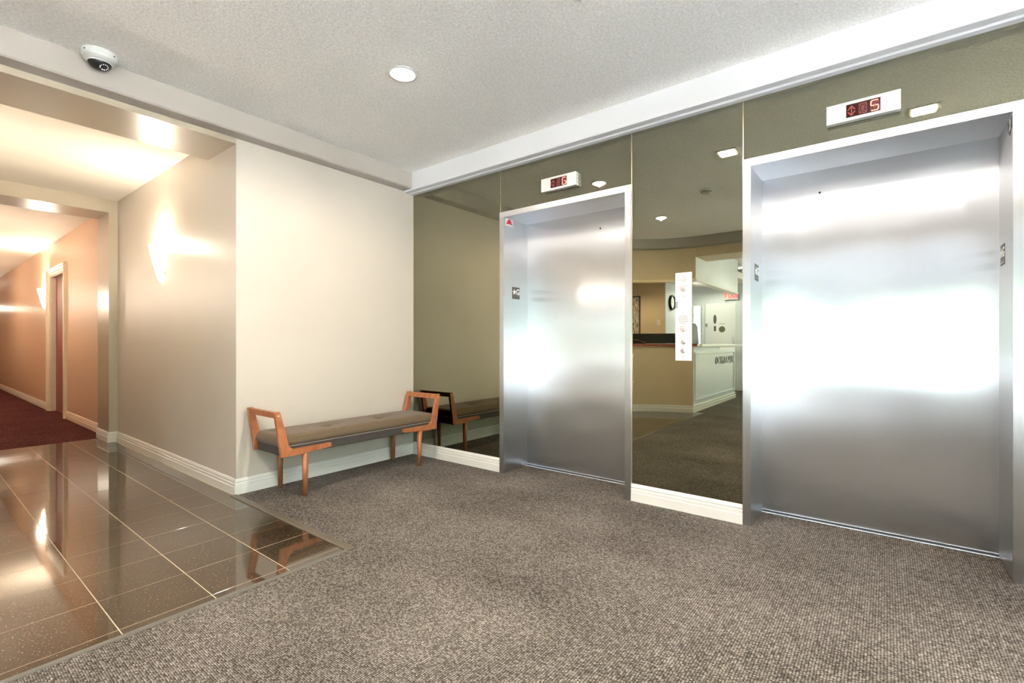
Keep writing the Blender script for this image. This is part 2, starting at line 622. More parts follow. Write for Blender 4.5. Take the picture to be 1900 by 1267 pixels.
for i in range(9):
    for j in range(15):
        x1, x0 = xe[i] - GW, xe[i + 1] + GW
        y0, y1 = ye[j] + GW, ye[j + 1] - GW
        if (x0 + x1) / 2 < HALL_L - 0.12 and y0 > 3.5: continue
        if i == 0 and y0 < YB - 0.1: x1 = 1.459
        if y1 > 7.15: y1 = 7.15
        if y1 - y0 < 0.04: continue
        add_tile(x0, x1, y0, y1)
for i in range(9):
    x1, x0 = xe[i] - GW, xe[i + 1] + GW
    if i == 0: x1 = 1.459
    add_tile(x0, x1, 2.270, 2.318 - GW)
# edge strips between tile and carpet
bm = bmesh.new()
prism(bm, [(1.4595, -0.01), (1.4595, 0.004), (1.468, 0.007), (1.500, 0.007), (1.512, 0.001), (1.512, -0.01)], 'y', 2.236, YB - 0.018)
strip_m = plain('taupe_vinyl_strip', (0.10, 0.082, 0.058), 0.4)
struct('trim_1', bm, strip_m, 'taupe edging strip between tile floor and bench carpet')
bm = bmesh.new()
prism(bm, [(2.240, -0.01), (2.240, 0.001), (2.247, 0.004), (2.264, 0.004), (2.269, 0.001), (2.269, -0.01)], 'x', -1.45, 1.49)
struct('trim_2', bm, plain('grey_vinyl_strip', (0.105, 0.095, 0.078), 0.4), 'grey edging strip along the near edge of the tile floor')

# ceilings
bm = bmesh.new()
box(bm, -1.9, 3.3, -3.4, 3.95, ZC, ZC + 0.12)
struct('ceiling', bm, M['ceiling'], 'white stippled ceiling over the elevator lobby')
bm = bmesh.new()
box(bm, HALL_L - 0.1, 1.72, 3.95, 22.2, ZP, ZP + 0.12)
struct('ceiling', bm, M['ceiling_smooth'], 'cream ceiling over the passage and corridor')
bm = bmesh.new()
box(bm, -8.2, -1.9, -4.2, 2.40, 2.75, 2.87)
struct('ceiling', bm, M['soffit'], 'white ceiling over the entrance lobby')
bm = bmesh.new()
prism(bm, [(-6.2, 2.44), (-1.36, 2.44)] + arc(1.60, 172, 113, 16) + [(HALL_L - 0.15, 3.7), (HALL_L - 0.15, 6.0), (-6.2, 6.0)], 'z', 2.46, 2.60)
struct('ceiling', bm, M['ceiling_smooth'], 'cream ceiling inside the reception booth')
bm = bmesh.new()
box(bm, -8.4, 4.0, -4.4, 22.6, 2.88, 3.1)
struct('ceiling', bm, M['pavement'], 'concrete slab above the ceilings')

# mirror wall backing
D1 = (1.447, 2.543)   # door 1 opening in y
D2 = (-0.458, 0.639)
FW = 0.045            # frame face width
ZO = 2.160            # opening height
bm = bmesh.new()
box(bm, XE + 0.006, 3.30, D1[1] + 0.01, YB + 0.01, 0, ZC + 0.05)
box(bm, XE + 0.006, 3.30, D2[1] + 0.01, D1[0] - 0.01, 0, ZC + 0.05)
box(bm, XE + 0.006, 3.30, -3.4, D2[0] - 0.01, 0, ZC + 0.05)
box(bm, XE + 0.006, 3.30, D1[0] - 0.01, D1[1] + 0.01, ZO + 0.01, ZC + 0.05)
box(bm, XE + 0.006, 3.30, D2[0] - 0.01, D2[1] + 0.01, ZO + 0.01, ZC + 0.05)
box(bm, 3.54, 3.75, -3.4, YB + 0.2, 0, ZC + 0.05)
struct('wall_right', bm, M['gap'], 'wall behind the mirror panels and elevators')
bm = bmesh.new()
box(bm, XL, 3.75, YB, YB + 0.2, 0, ZC + 0.1)
struct('wall_back', bm, M['wall'], 'cream wall behind the bench')
bm = bmesh.new()
box(bm, XL, XL + 0.2, YB + 0.2, 7.25, 0, ZP + 0.15)
struct('wall_hall', bm, M['wall'], 'beige hall wall with the lit sconce')

# corridor wall with door opening
CD0, CD1, CDZ = 9.50, 10.64, 2.17
bm = bmesh.new()
box(bm, XL, XL + 0.2, 7.25, CD0, 0, ZP + 0.15)
box(bm, XL, XL + 0.2, CD1, 22.2, 0, ZP + 0.15)
box(bm, XL, XL + 0.2, CD0, CD1, CDZ, ZP + 0.15)
box(bm, XL + 0.2, XL + 0.3, CD0 - 0.1, CD1 + 0.1, 0, ZP)
struct('wall_corridor', bm, M['wallpaper'], 'peach papered right wall of the far corridor')
bm = bmesh.new()
box(bm, HALL_L - 0.15, HALL_L, 7.0, 22.2, 0, ZP + 0.15)
struct('wall_corridor', bm, M['wallpaper'], 'peach papered left wall of the far corridor')
bm = bmesh.new()
box(bm, HALL_L - 0.15, 1.72, 22.0, 22.2, 0, ZP + 0.15)
struct('wall_end', bm, M['wallpaper'], 'peach papered end wall of the far corridor')
bm = bmesh.new()
box(bm, HALL_L - 0.15, HALL_L, 3.58, 7.0, 0, ZP + 0.15)
struct('wall_passage', bm, M['wall'], 'cream left wall of the passage')
bm = bmesh.new()
box(bm, -1.5, 3.75, -3.4, -3.2, 0, 0.06)
box(bm, -1.5, 3.75, -3.4, -3.2, 2.50, ZC + 0.15)
box(bm, -1.5, -1.2, -3.4, -3.2, 0.06, 2.50)
box(bm, 3.0, 3.75, -3.4, -3.2, 0.06, 2.50)
struct('wall_front', bm, M['wall'], 'cream wall round the added glazing at the near end of the elevator lobby')

# portal at the start of the corridor
bm = bmesh.new()
box(bm, XL - 0.077, XL, 6.77, 7.25, 0, 2.54)
box(bm, HALL_L, HALL_L + 0.077, 6.77, 7.25, 0, 2.54)
box(bm, HALL_L, XL, 6.77, 7.25, 2.54, ZP + 0.01)
struct('trim_3', bm, M['portal'], 'taupe painted portal framing the corridor entrance')
# header beam over the passage
bm = bmesh.new()
box(bm, HALL_L, XL, YB, YB + 0.505, 2.545, ZC + 0.1)
struct('trim_4', bm, M['portal'], 'taupe header beam over the passage opening')

# soffit bands round the lobby ceiling
bm = bmesh.new()
prof = [(3.04, ZC + 0.02), (3.04, ZS + 0.012), (3.045, ZS), (3.10, ZS), (3.104, ZS + 0.01), (3.112, ZS + 0.01), (3.116, ZS - 0.006), (XE + 0.004, ZS - 0.006), (XE + 0.004, ZC + 0.02)]
prism(bm, prof, 'y', -3.3, YB - 0.001)
struct('trim_5', bm, M['soffit'], 'white soffit band above the mirror wall')
bm = bmesh.new()
path = [(3.04, YB)] + arc(YB - BCY, 90, 180, 28) + [(BCX - (YB - BCY), -3.3)]
prof = [(0.12, ZC + 0.02), (0.12, ZS + 0.022), (0.112, ZS + 0.012), (0.0, ZS + 0.012), (-0.05, ZS + 0.012), (-0.05, ZC + 0.02)]
sweep(bm, path, prof)
struct('trim_6', bm, M['beam'], 'warm grey beam band curving round the lobby ceiling')

# curved tan bulkhead over the reception counter and the straight header beside it
R_B = 1.566
bm = bmesh.new()
path = arc(R_B, 111.5, 173, 24)
sweep(bm, path, [(0, ZC), (0, 2.10), (-0.12, 2.10), (-0.12, ZC)])
box(bm, -1.92, BCX - R_B, -3.3, 2.345, 2.445, ZC + 0.1)
struct('wall_bulkhead', bm, M['wall_tan'], 'tan bulkhead curving over the reception counter')
bm = bmesh.new()
box(bm, -4.05, -1.345, 2.345, 2.46, 2.10, 2.80)
struct('wall_bulkhead', bm, M['wall_grey'], 'pale grey bulkhead over the long side of the reception desk')
bm = bmesh.new()
sweep(bm, arc(R_B + 0.01, 111.5, 173, 24), [(0.02, 2.105), (0.02, 2.075), (-0.13, 2.075), (-0.13, 2.105)])
struct('trim_7', bm, M['brass'], 'pale gold trim under the curved bulkhead')
bm = bmesh.new()
box(bm, -4.06, -1.34, 2.33, 2.47, 2.075, 2.10)
struct('trim_8', bm, M['white_trim'], 'white trim under the pale grey bulkhead')

# booth walls
bm = bmesh.new()
box(bm, -4.2, -3.998, 3.803, 6.0, 0, 2.5)
box(bm, -4.2, HALL_L - 0.15, 5.8, 6.0, 0, 2.5)
struct('wall_booth', bm, M['wall_tan'], 'tan back wall inside the reception booth')
bm = bmesh.new()
box(bm, -5.8, -4.0, 3.80, 3.98, 0, 2.8)
struct('wall_booth', bm, M['wall_grey'], 'pale grey wall carrying the round clock')
bm = bmesh.new()
box(bm, -5.8, -5.62, 3.78, 3.98, 0, 2.8)
box(bm, -5.8, -5.62, 2.40, 3.78, 2.04, 2.8)
box(bm, -5.8, -5.62, 3.44, 3.50, 0, 2.04)
box(bm, -5.8, -5.62, 2.40, 2.74, 0, 2.04)
box(bm, -8.2, -5.62, 2.40, 2.56, 0, 2.8)
struct('wall_vestibule', bm, M['wall_grey'], 'pale grey wall round the white side door')

# entrance lobby outer walls
def glazing(name, label, axis, pos, a0, a1, z0, z1, n):
    root = empty(name, (pos, (a0 + a1) / 2, z0) if axis == 'x' else ((a0 + a1) / 2, pos, z0))
    tag(root, label, None, None, 'structure')
    def bxx(bm, p0, p1, q0, q1, za, zb):
        if axis == 'x': box(bm, pos + p0, pos + p1, q0, q1, za, zb)
        else: box(bm, q0, q1, pos + p0, pos + p1, za, zb)
    bm = bmesh.new()
    t = 0.05
    bxx(bm, -0.05, 0.05, a0, a1, z0, z0 + t)
    bxx(bm, -0.05, 0.05, a0, a1, z1 - t, z1)
    for k in range(n + 1):
        c = a0 + (a1 - a0) * k / n
        c = min(max(c, a0 + t / 2), a1 - t / 2)
        bxx(bm, -0.05, 0.05, c - t / 2, c + t / 2, z0 + t, z1 - t)
    part('window_frame', bm, M['chrome'], root)
    for k in range(n):
        c0 = a0 + (a1 - a0) * k / n + t / 2
        c1 = a0 + (a1 - a0) * (k + 1) / n - t / 2
        bm = bmesh.new()
        bxx(bm, -0.006, 0.006, c0, c1, z0 + t, z1 - t)
        part('pane', bm, M['glass'], root)
    return root
glazing('window_1', 'wide glazed front of the entrance lobby', 'x', -8.1, -4.0, 2.30, 0.15, 2.15, 5)
glazing('window_2_added', 'added glazed side of the entrance lobby, out of view', 'y', -4.1, -7.9, -1.5, 0.15, 2.15, 5)  # assumed glazing, added to let in more daylight
bm = bmesh.new()
box(bm, -8.2, -8.0, -4.2, 2.56, 0, 0.15)
box(bm, -8.2, -8.0, -4.2, 2.56, 2.15, 2.9)
box(bm, -8.2, -8.0, 2.30, 2.56, 0.15, 2.15)
struct('wall_entrance', bm, M['wall_grey'], 'pale grey wall round the glazed front')
bm = bmesh.new()
box(bm, -8.2, -1.3, -4.2, -4.0, 0, 0.15)
box(bm, -8.2, -1.3, -4.2, -4.0, 2.15, 2.9)
box(bm, -1.5, -1.3, -4.2, -3.2, 0, 2.9)
box(bm, -8.2, -7.9, -4.2, -4.0, 0.15, 2.15)
struct('wall_side', bm, M['wall_grey'], 'pale grey wall round the added glazed side')
glazing('window_4_added', 'added tall glazing at the near end of the elevator lobby, out of view', 'y', -3.3, -1.2, 3.0, 0.06, 2.50, 4)  # unseen glazing added so daylight and ground bounce reach the ceiling
glazing('window_3', 'narrow sidelight beside the white side door', 'x', -5.71, 3.50, 3.78, 0.0, 2.04, 1)
bm = bmesh.new()
box(bm, -30, -8.45, -25, 25, -0.3, -0.12)
box(bm, -8.45, 20, -25, -4.45, -0.3, -0.12)
box(bm, -1.25, 20, -4.45, -3.45, -0.3, -0.12)
struct('ground', bm, M['pavement'], 'pavement outside the entrance')

# unseen canopy and dark street masses, added to cut light reaching the glazing
bm = bmesh.new()
box(bm, -15.5, -8.25, -7, 6, 2.95, 3.2)
for y in (-6.5, -0.8, 5.2):
    box(bm, -15.2, -14.9, y - 0.15, y + 0.15, -0.12, 2.95)
struct('shade_canopy', bm, M['pavement'], 'added concrete canopy shading the glazed front, out of view')
bm = bmesh.new()
box(bm, -27, -25, -30, 6.5, -0.2, 7.5)
for k in range(9):
    for z in (1.0, 3.6):
        box(bm, -25.02, -24.96, -28 + 3.8 * k, -26 + 3.8 * k, z, z + 1.5)
box(bm, -25, 22, -14, -12, -0.2, 3.6)
struct('horizon_blocker', bm, plain('dark_blocker_green', (0.09, 0.115, 0.075), 0.9, vary=0.4, vscale=1.5), 'added dark green mass across the street, out of view, blocking the bright horizon')

# baseboards
BP = [(0.0, 0.0), (0.016, 0.0), (0.016, 0.055), (0.0125, 0.058), (0.0125, 0.078), (0.009, 0.083), (0.011, 0.092), (0.006, 0.106), (0.002, 0.112), (0.0, 0.112)]
def baseboard(name, path, label, mat=None, hscale=1.0):
    bm = bmesh.new()
    sweep(bm, path, [(o, z * hscale) for o, z in BP])
    return struct(name, bm, mat or M['white_trim'], label)
# room side is on the left of each path direction
baseboard('baseboard_hall', [(XE, YB), (XL, YB), (XL, 6.77), (XL - 0.077, 6.77), (XL - 0.077, 7.25)][::1], 'white stepped baseboard behind the bench and along the hall wall')
baseboard('baseboard_corridor', [(XL, 7.252), (XL, 9.40)], 'white baseboard before the corridor door', plain('peach_white_trim', (0.74, 0.60, 0.46), 0.4))
baseboard('baseboard_corridor', [(XL, 10.74), (XL, 22.0)], 'white baseboard beyond the corridor door', M['white_trim'])
baseboard('baseboard_mirror', [(XE, D1[1] + FW), (XE, YB - 0.016)], 'white baseboard under the corner mirror', None, 1.06)
baseboard('baseboard_mirror', [(XE, D2[1] + FW), (XE, D1[0] - FW)], 'white baseboard under the mirror between the elevators', None, 1.06)

# ================================================================== MIRRORS
def mirror_panel(y0, y1, z0, z1, label):
    root = empty('mirror_panel', (XE, (y0 + y1) / 2, z0))
    tag(root, label, 'mirror', 'tinted mirror panels on the elevator wall')
    bm = bmesh.new()
    box(bm, XE, XE + 0.0055, y0 + 0.001, y1 - 0.001, z0, z1)
    part('glass', bm, M['mirror'], root)
    bm = bmesh.new()
    box(bm, XE - 0.0012, XE + 0.0055, y0, y0 + 0.0022, z0, z1)
    part('edge', bm, M['brass'], root)
    bm = bmesh.new()
    box(bm, XE - 0.0012, XE + 0.0055, y1 - 0.0022, y1, z0, z1)
    part('edge', bm, M['brass'], root)
ZM = ZS - 0.007
mirror_panel(D1[1] + FW, YB - 0.002, 0.118, ZM, 'tall tinted mirror in the corner beside the bench')
mirror_panel(D1[0] - FW, D1[1] + FW, ZO + FW, ZM, 'low wide tinted mirror above the elevator with the red helmet sign')
mirror_panel(D2[1] + FW, D1[0] - FW, 0.118, ZM, 'tall tinted mirror between the two elevators')
mirror_panel(D2[0] - FW, D2[1] + FW, ZO + FW, ZM, 'low wide tinted mirror above the elevator on the right')
mirror_panel(-3.19, D2[0] - FW - 0.2, 0.118, ZM, 'tinted mirror beyond the right hand elevator')

# ================================================================== ELEVATORS
def elevator(name, y0, y1, label, frame_extra=0.0):
    root = empty(name, (XE, (y0 + y1) / 2, 0))
    tag(root, label, None, None, 'structure')
    bm = bmesh.new(); box(bm, XD, XD + 0.035, y0 - 0.03, y1 + 0.03, 0.012, ZO + 0.02, 0.001)
    dp = part('door_panel', bm, M['steel'], root)
    bm = bmesh.new()
    yk = y0 + 0.335 * (y1 - y0) if name == 'door_1' else y0 + 0.71 * (y1 - y0)
    lathe(bm, [(0.0, -0.0006), (0.0065, -0.0006), (0.0065, 0.002)], 16, (XD, yk, 2.022), axis='x')
    subpart('key_hole', bm, M['gap'], dp, label='small dark key hole')
    bm = bmesh.new(); box(bm, XE + 0.0042, XD, y0 - 0.012, y0, 0, ZO)
    part('jamb', bm, M['steel_frame'], root)
    bm = bmesh.new(); box(bm, XE + 0.0042, XD, y1, y1 + 0.012, 0, ZO)
    part('jamb', bm, M['steel_frame'], root)
    bm = bmesh.new(); box(bm, XE + 0.0042, XD, y0, y1, ZO, ZO + 0.012)
    part('head_lining', bm, M['steel_frame'], root)
    bm = bmesh.new(); box(bm, XE - 0.016, XE + 0.004, y0 - FW - frame_extra, y0, 0, ZO, 0.001)
    part('frame_stile', bm, M['steel_frame'], root)
    bm = bmesh.new(); box(bm, XE - 0.016, XE + 0.004, y1, y1 + FW, 0, ZO, 0.001)
    part('frame_stile', bm, M['steel_frame'], root)
    bm = bmesh.new(); box(bm, XE - 0.016, XE + 0.004, y0 - FW - frame_extra, y1 + FW, ZO, ZO + FW, 0.001)
    part('frame_head', bm, M['steel_frame'], root)
    bm = bmesh.new(); box(bm, XD - 0.035, XD + 0.03, y0, y1, 0.0, 0.006)
    part('sill', bm, M['chrome'], root)
    bm = bmesh.new(); box(bm, XD - 0.001, XD + 0.03, y0, y1, 0.0062, 0.0118)
    part('sill_gap', bm, M['gap'], root)
    return root
elevator('door_1', D1[0], D1[1], 'stainless elevator door beside the bench corner, under the display reading G')
elevator('door_2', D2[0], D2[1], 'large stainless elevator door at the right, under the display reading 5', 0.2)

# floor displays
def seg_display(root, yc, zc, w, h, xf, char):
    """segments drawn on the window; u runs to the viewer's right (-y)"""
    def q(bm, pts, t=0.0012):
        # pts in window units (0..1, 0..1)
        vs = [(yc + w / 2 - p[0] * w, zc - h / 2 + p[1] * h) for p in pts]
        prism(bm, vs, 'x', xf - t, xf)
    def line(bm, a, b, th):
        ax, ay = a[0] * w, a[1] * h; bx_, by_ = b[0] * w, b[1] * h
        d = Vector((bx_ - ax, by_ - ay)); L = d.length; d /= L
        n = Vector((-d.y, d.x)) * th / 2
        d = d * th * 0.2
        P = [(ax + d.x + n.x, ay + d.y + n.y), (bx_ - d.x + n.x, by_ - d.y + n.y), (bx_ - d.x - n.x, by_ - d.y - n.y), (ax + d.x - n.x, ay + d.y - n.y)]
        q(bm, [(p[0] / w, p[1] / h) for p in P])
    th = 0.0048
    # double arrow
    bm = bmesh.new()
    line(bm, (0.16, 0.14), (0.16, 0.86), th)
    for s in (0, 1):
        y = 0.86 if s else 0.14
        yy = 0.55 if s else 0.45
        line(bm, (0.16, y), (0.05, yy), th); line(bm, (0.16, y), (0.27, yy), th)
    part('arrow', bm, M['led_arrow'], root)
    def cell(x0, x1, on, dim):
        xm = (x0 + x1) / 2
        y0, ym, y1 = 0.13, 0.5, 0.87
        S = {'a': ((x0, y1), (x1, y1)), 'b': ((x1, y1), (x1, ym)), 'c': ((x1, ym), (x1, y0)), 'd': ((x0, y0), (x1, y0)),
             'e': ((x0, ym), (x0, y0)), 'f': ((x0, y1), (x0, ym)), 'g': ((x0, ym), (xm, ym)), 'h': ((xm, ym), (x1, ym)),
             'i': ((x0 + .02, y1 - .05), (xm, ym)), 'j': ((xm, y1), (xm, ym)), 'k': ((x1 - .02, y1 - .05), (xm, ym)),
             'l': ((x0 + .02, y0 + .05), (xm, ym)), 'm': ((xm, y0), (xm, ym)), 'n': ((x1 - .02, y0 + .05), (xm, ym))}
        b1 = bmesh.new(); b2 = bmesh.new()
        for k, (a, b) in S.items():
            if k in on: line(b1, a, b, th * 1.15)
            else: line(b2, a, b, th * 0.8)
        if on: part('digit', b1, M['led_on'], root, label='glowing red ' + char)
        else: b1.free()
        part('unlit_segments', b2, M['led_dim'], root)
    cell(0.39, 0.60, '', '')
    cell(0.73, 0.94, {'5': 'afghcd', 'G': 'afedch'}[char], '')

def indicator(yc, char, label):
    zc = 2.335; w = 0.315; h = 0.100; d = 0.040
    root = empty('floor_indicator', (XE, yc, zc - h / 2))
    tag(root, label, 'floor display', 'floor displays above the elevators')
    xf = XE - d
    bm = bmesh.new()
    box(bm, xf + 0.0035, XE - 0.0012, yc - w / 2, yc + w / 2, zc - h / 2, zc + h / 2, 0.003)
    part('housing', bm, M['white'], root)
    # face plate around the window
    ww, wh = 0.146, 0.070
    yw = yc + 0.157 - 0.087 - ww / 2 + 0.0
    bm = bmesh.new()
    for (a0, a1, b0, b1) in ((yc - w / 2, yw - ww / 2, zc - h / 2, zc + h / 2), (yw + ww / 2, yc + w / 2, zc - h / 2, zc + h / 2),
                             (yw - ww / 2, yw + ww / 2, zc - h / 2, zc - wh / 2), (yw - ww / 2, yw + ww / 2, zc + wh / 2, zc + h / 2)):
        box(bm, xf, xf + 0.0035, a0, a1, b0, b1)
    part('face_plate', bm, M['white'], root)
    bm = bmesh.new()
    box(bm, xf + 0.0025, xf + 0.0045, yw - ww / 2, yw + ww / 2, zc - wh / 2, zc + wh / 2)
    part('display_window', bm, M['display'], root)
    seg_display(root, yw, zc, ww, wh, xf + 0.0025, char)
    for k in range(3):
        bm = bmesh.new()
        sphere(bm, (XE - 0.02, yc - w / 2 - 0.0005, zc - 0.03 + 0.03 * k), 0.003, 8, 6)
        part('screw', bm, M['dark'], root)
indicator(1.985, 'G', 'white floor display with a glowing red G')
indicator(0.0985, '5', 'white floor display with a glowing red 5')

# jamb plates
def star_pts(cx, cy, r):
    return [(cx + (r if i % 2 == 0 else r * 0.42) * math.sin(PI * i / 5), cy + (r if i % 2 == 0 else r * 0.42) * math.cos(PI * i / 5)) for i in range(10)]
def floor_plate(xc, yj, side, zc, label):
    """side -1: faces -y (reads along +x); +1: faces +y (reads along -x)"""
    w, h, t = 0.105, 0.102, 0.002
    root = empty('floor_plate', (xc, yj, zc - h / 2))
    tag(root, label, 'floor sign', 'floor number plates on the elevator jambs')
    sx = 1 if side < 0 else -1
    bm = bmesh.new(); box(bm, xc - w / 2, xc + w / 2, yj, yj + side * t, zc - h / 2, zc + h / 2)
    part('plate', bm, M['dark_print'], root)
    bm = bmesh.new()
    prism(bm, [(xc + sx * x, zc + z) for x, z in star_pts(-0.024, 0.008, 0.028)], 'y', yj + side * t, yj + side * (t + 0.0012))
    part('star', bm, M['white_print'], root)
    bm = text_bm('G', 0.068, lambda x, y, z: (xc + sx * (x + 0.026), yj + side * (t + 0.0006) + side * z, zc + 0.008 + y), 0.0006, bold=0.0015)
    part('letter', bm, M['white_print'], root)
    for r_ in range(2):
        for c_ in range(8):
            bm = bmesh.new()
            x = xc + sx * (-0.035 + 0.01 * c_)
            sphere(bm, (x, yj + side * t, zc - 0.032 - 0.009 * r_), 0.0022, 6, 4)
            part('braille_dot', bm, M['chrome'], root)
floor_plate(3.310, D1[1], -1, 1.532, 'star G plate on the jamb below the red helmet sign')
floor_plate(3.303, D2[1], -1, 1.538, 'star G plate on the left jamb of the right hand elevator')
floor_plate(3.375, D2[0], 1, 1.538, 'star G plate on the right jamb of the right hand elevator')

# firefighter helmet sign
root = empty('helmet_sign', (3.215, D1[1], 2.096))
tag(root, 'white square sign with a red helmet in the upper corner of an elevator', 'sign')
bm = bmesh.new(); box(bm, 3.165, 3.272, D1[1] - 0.0015, D1[1], 2.098, 2.158)
part('plate', bm, M['white_print'], root)
bm = bmesh.new()
hel = [(-.046, -.020), (-.046, -.010), (-.036, -.006), (-.030, .010), (-.016, .022), (-.004, .027), (.010, .024), (.022, .012), (.030, -.004), (.046, -.016), (.046, -.022), (.030, -.016), (0, -.013), (-.03, -.015)]
prism(bm, [(3.2185 + x * 0.95, 2.128 + z) for x, z in hel], 'y', D1[1] - 0.0026, D1[1] - 0.0015)
part('helmet', bm, M['red_print'], root)
# car number sign
root = empty('car_number_sign', (3.19, D2[0], 2.08))
tag(root, 'black arrow shaped sign with a white 2 at the top of the right jamb', 'sign')
bm = bmesh.new()
prism(bm, [(3.135 + 0.02, 2.148), (3.245, 2.148), (3.245, 2.10), (3.20, 2.068), (3.155, 2.10)], 'y', D2[0], D2[0] + 0.0015)
part('plate', bm, M['black'], root)
bm = text_bm('2', 0.075, lambda x, y, z: (3.20 - x, D2[0] + 0.0021 + z, 2.117 + y), 0.0006, bold=0.002)
part('numeral', bm, M['white_print'], root)

# call station
root = empty('call_panel', (XE, 1.042, 0.984))
tag(root, 'white elevator call panel with key switches and buttons on the mirror', 'call panel')
y0, y1, z0, z1 = 0.989, 1.095, 0.984, 1.559
bm = bmesh.new(); box(bm, XE - 0.005, XE - 0.0012, y0, y1, z0, z1, 0.001)
part('plate', bm, M['white'], root)
xf = XE - 0.005
def dash_rows(zc, rows, width, step, hgt=0.0035):
    for r_, frac in enumerate(rows):
        bm = bmesh.new()
        w = width * frac
        x = -w / 2
        while x < w / 2:
            l = random.uniform(0.005, 0.011)
            box(bm, xf - 0.0004, xf, 1.042 - x - min(l, w / 2 - x), 1.042 - x, zc - step * r_ - hgt / 2, zc - step * r_ + hgt / 2)
            x += l + 0.0025
        part('text_line', bm, M['dark_print'], root)
dash_rows(1.516, (0.9, 1.0, 0.6), 0.05, 0.009)
dash_rows(1.276, (0.8, 0.8, 1.0, 0.9, 0.9, 0.7), 0.066, 0.0095)
def knob(zc, red):
    bm = bmesh.new()
    if red:
        lathe(bm, [(0.0175, -0.0012), (0.0225, -0.0012), (0.0225, 0.0), (0.0175, 0.0)], 24, (xf, 1.042, zc), axis='x')
        part('halo_ring', bm, M['led_ring'], root)
        bm = bmesh.new()
    lathe(bm, [(0.0, -0.008), (0.010, -0.008), (0.0125, -0.006), (0.0125, -0.0035), (0.0165, -0.003), (0.0165, 0.0), (0, 0)], 24, (xf, 1.042, zc), axis='x')
    k = part('key_switch' if red else 'call_button', bm, M['chrome'], root, smooth=False)
    bm = bmesh.new()
    box(bm, xf - 0.0086, xf - 0.0078, 1.042 - 0.0015, 1.042 + 0.0015, zc - 0.007, zc + 0.007)
    part('key_slot', bm, M['dark'], root)
knob(1.452, True); knob(1.190, True); knob(1.107, False); knob(1.048, False)
for zc in (1.533, 1.404, 1.291, 1.008):
    bm = bmesh.new(); sphere(bm, (xf, 1.042, zc), 0.003, 8, 6); part('screw', bm, M['dark'], root)
for a in (-0.018, 0.0, 0.018):
    bm = bmesh.new(); box(bm, xf - 0.0004, xf, 1.042 + a - 0.0025, 1.042 + a + 0.0025, 1.476 - abs(a) * 0.3, 1.481 - abs(a) * 0.3)
    part('position_mark', bm, M['dark_print'], root)
for zc in (1.383, 1.325):
    bm = bmesh.new(); box(bm, xf - 0.0006, xf, y0, y1, zc - 0.0008, zc + 0.0008); part('plate_joint', bm, plain('plate_joint_grey', (0.6, 0.6, 0.58), 0.4), root)
bm = bmesh.new(); box(bm, xf - 0.001, xf, 1.078, 1.0945, 1.327, 1.372); part('reader_window', bm, M['grey_fabric'], root, label='small grey reader window')

# ================================================================== LIGHT FITTINGS
def point_light(name, loc, watts, radius, col, parent, spot=False):
    ld = bpy.data.lights.new(name, 'SPOT' if spot else 'POINT')
    if spot:
        ld.spot_size = math.radians(166)
        ld.spot_blend = 0.4
    ld.energy = watts
    ld.color = col
    ld.shadow_soft_size = radius
    o = bpy.data.objects.new(name, ld)
    COL.objects.link(o)
    o.parent = parent
    o.location = Vector(loc) - Vector(parent.location)
    return o

def downlight(x, y, label, square=False, watts=LAMP_W, zc=ZC, col=WARM):
    root = empty('ceiling_light', (x, y, zc))
    tag(root, label, 'ceiling light', 'recessed ceiling lights')
    bm = bmesh.new()
    if square:
        s = 0.085
        for a in range(4):
            c, sn = math.cos(a * PI / 2), math.sin(a * PI / 2)
            pts = [(-s, -s), (s, -s), (s - 0.022, -s + 0.022), (-s + 0.022, -s + 0.022)]
            prism(bm, [(x + px * c - py * sn, y + px * sn + py * c) for px, py in pts], 'z', zc - 0.006, zc)
        part('trim_ring', bm, M['white'], root)
        bm = bmesh.new(); box(bm, x - s + 0.022, x + s - 0.022, y - s + 0.022, y + s - 0.022, zc - 0.012, zc - 0.001, 0.004)
        part('lens', bm, M['lamp'], root)
    else:
        lathe(bm, [(0.062, 0.0), (0.062, -0.004), (0.078, -0.007), (0.09, -0.003), (0.09, 0.0)], 36, (x, y, zc))
        part('trim_ring', bm, M['white'], root, True)
        bm = bmesh.new()
        lathe(bm, [(0.0, -0.024), (0.02, -0.023), (0.04, -0.017), (0.055, -0.008), (0.062, 0.0)], 32, (x, y, zc))
        part('lens', bm, M['lamp'], root, True)
    point_light('ceiling_light_glow', (x, y, zc - (0.014 if square else 0.026)), watts, 0.010, col, root, True)
downlight(1.89, 2.32, 'round recessed ceiling light nearest the bench wall')
downlight(1.92, 1.075, 'square recessed ceiling light in front of the mirror between the elevators', True)
downlight(1.88, -0.21, 'square recessed ceiling light in front of the right hand elevator', True)
downlight(0.17, 2.32, 'round recessed ceiling light over the tile floor, seen in the mirror')
downlight(0.17, 0.2, 'recessed ceiling light above the photographer')
downlight(0.17, -1.6, 'recessed ceiling light in the near part of the lobby')
downlight(1.88, -1.6, 'recessed ceiling light past the right hand elevator')
downlight(-2.6, 4.3, 'recessed light inside the reception booth', False, 190, 2.46)
downlight(-3.2, 1.0, 'added recessed light in the entrance lobby nearest the reception desk', False, 210, 2.75, (0.88, 0.95, 1.0))  # assumed lamp, added to brighten the reception
downlight(-5.6, 0.6, 'added recessed light in the entrance lobby nearest the glazed front', False, 210, 2.75, (0.88, 0.95, 1.0))  # second assumed lamp, added to brighten lobby and reception
downlight(-4.8, 3.1, 'added recessed light in front of the white side door', False, 120, 2.46, (0.88, 0.95, 1.0))  # assumed lamp, added to brighten the side door

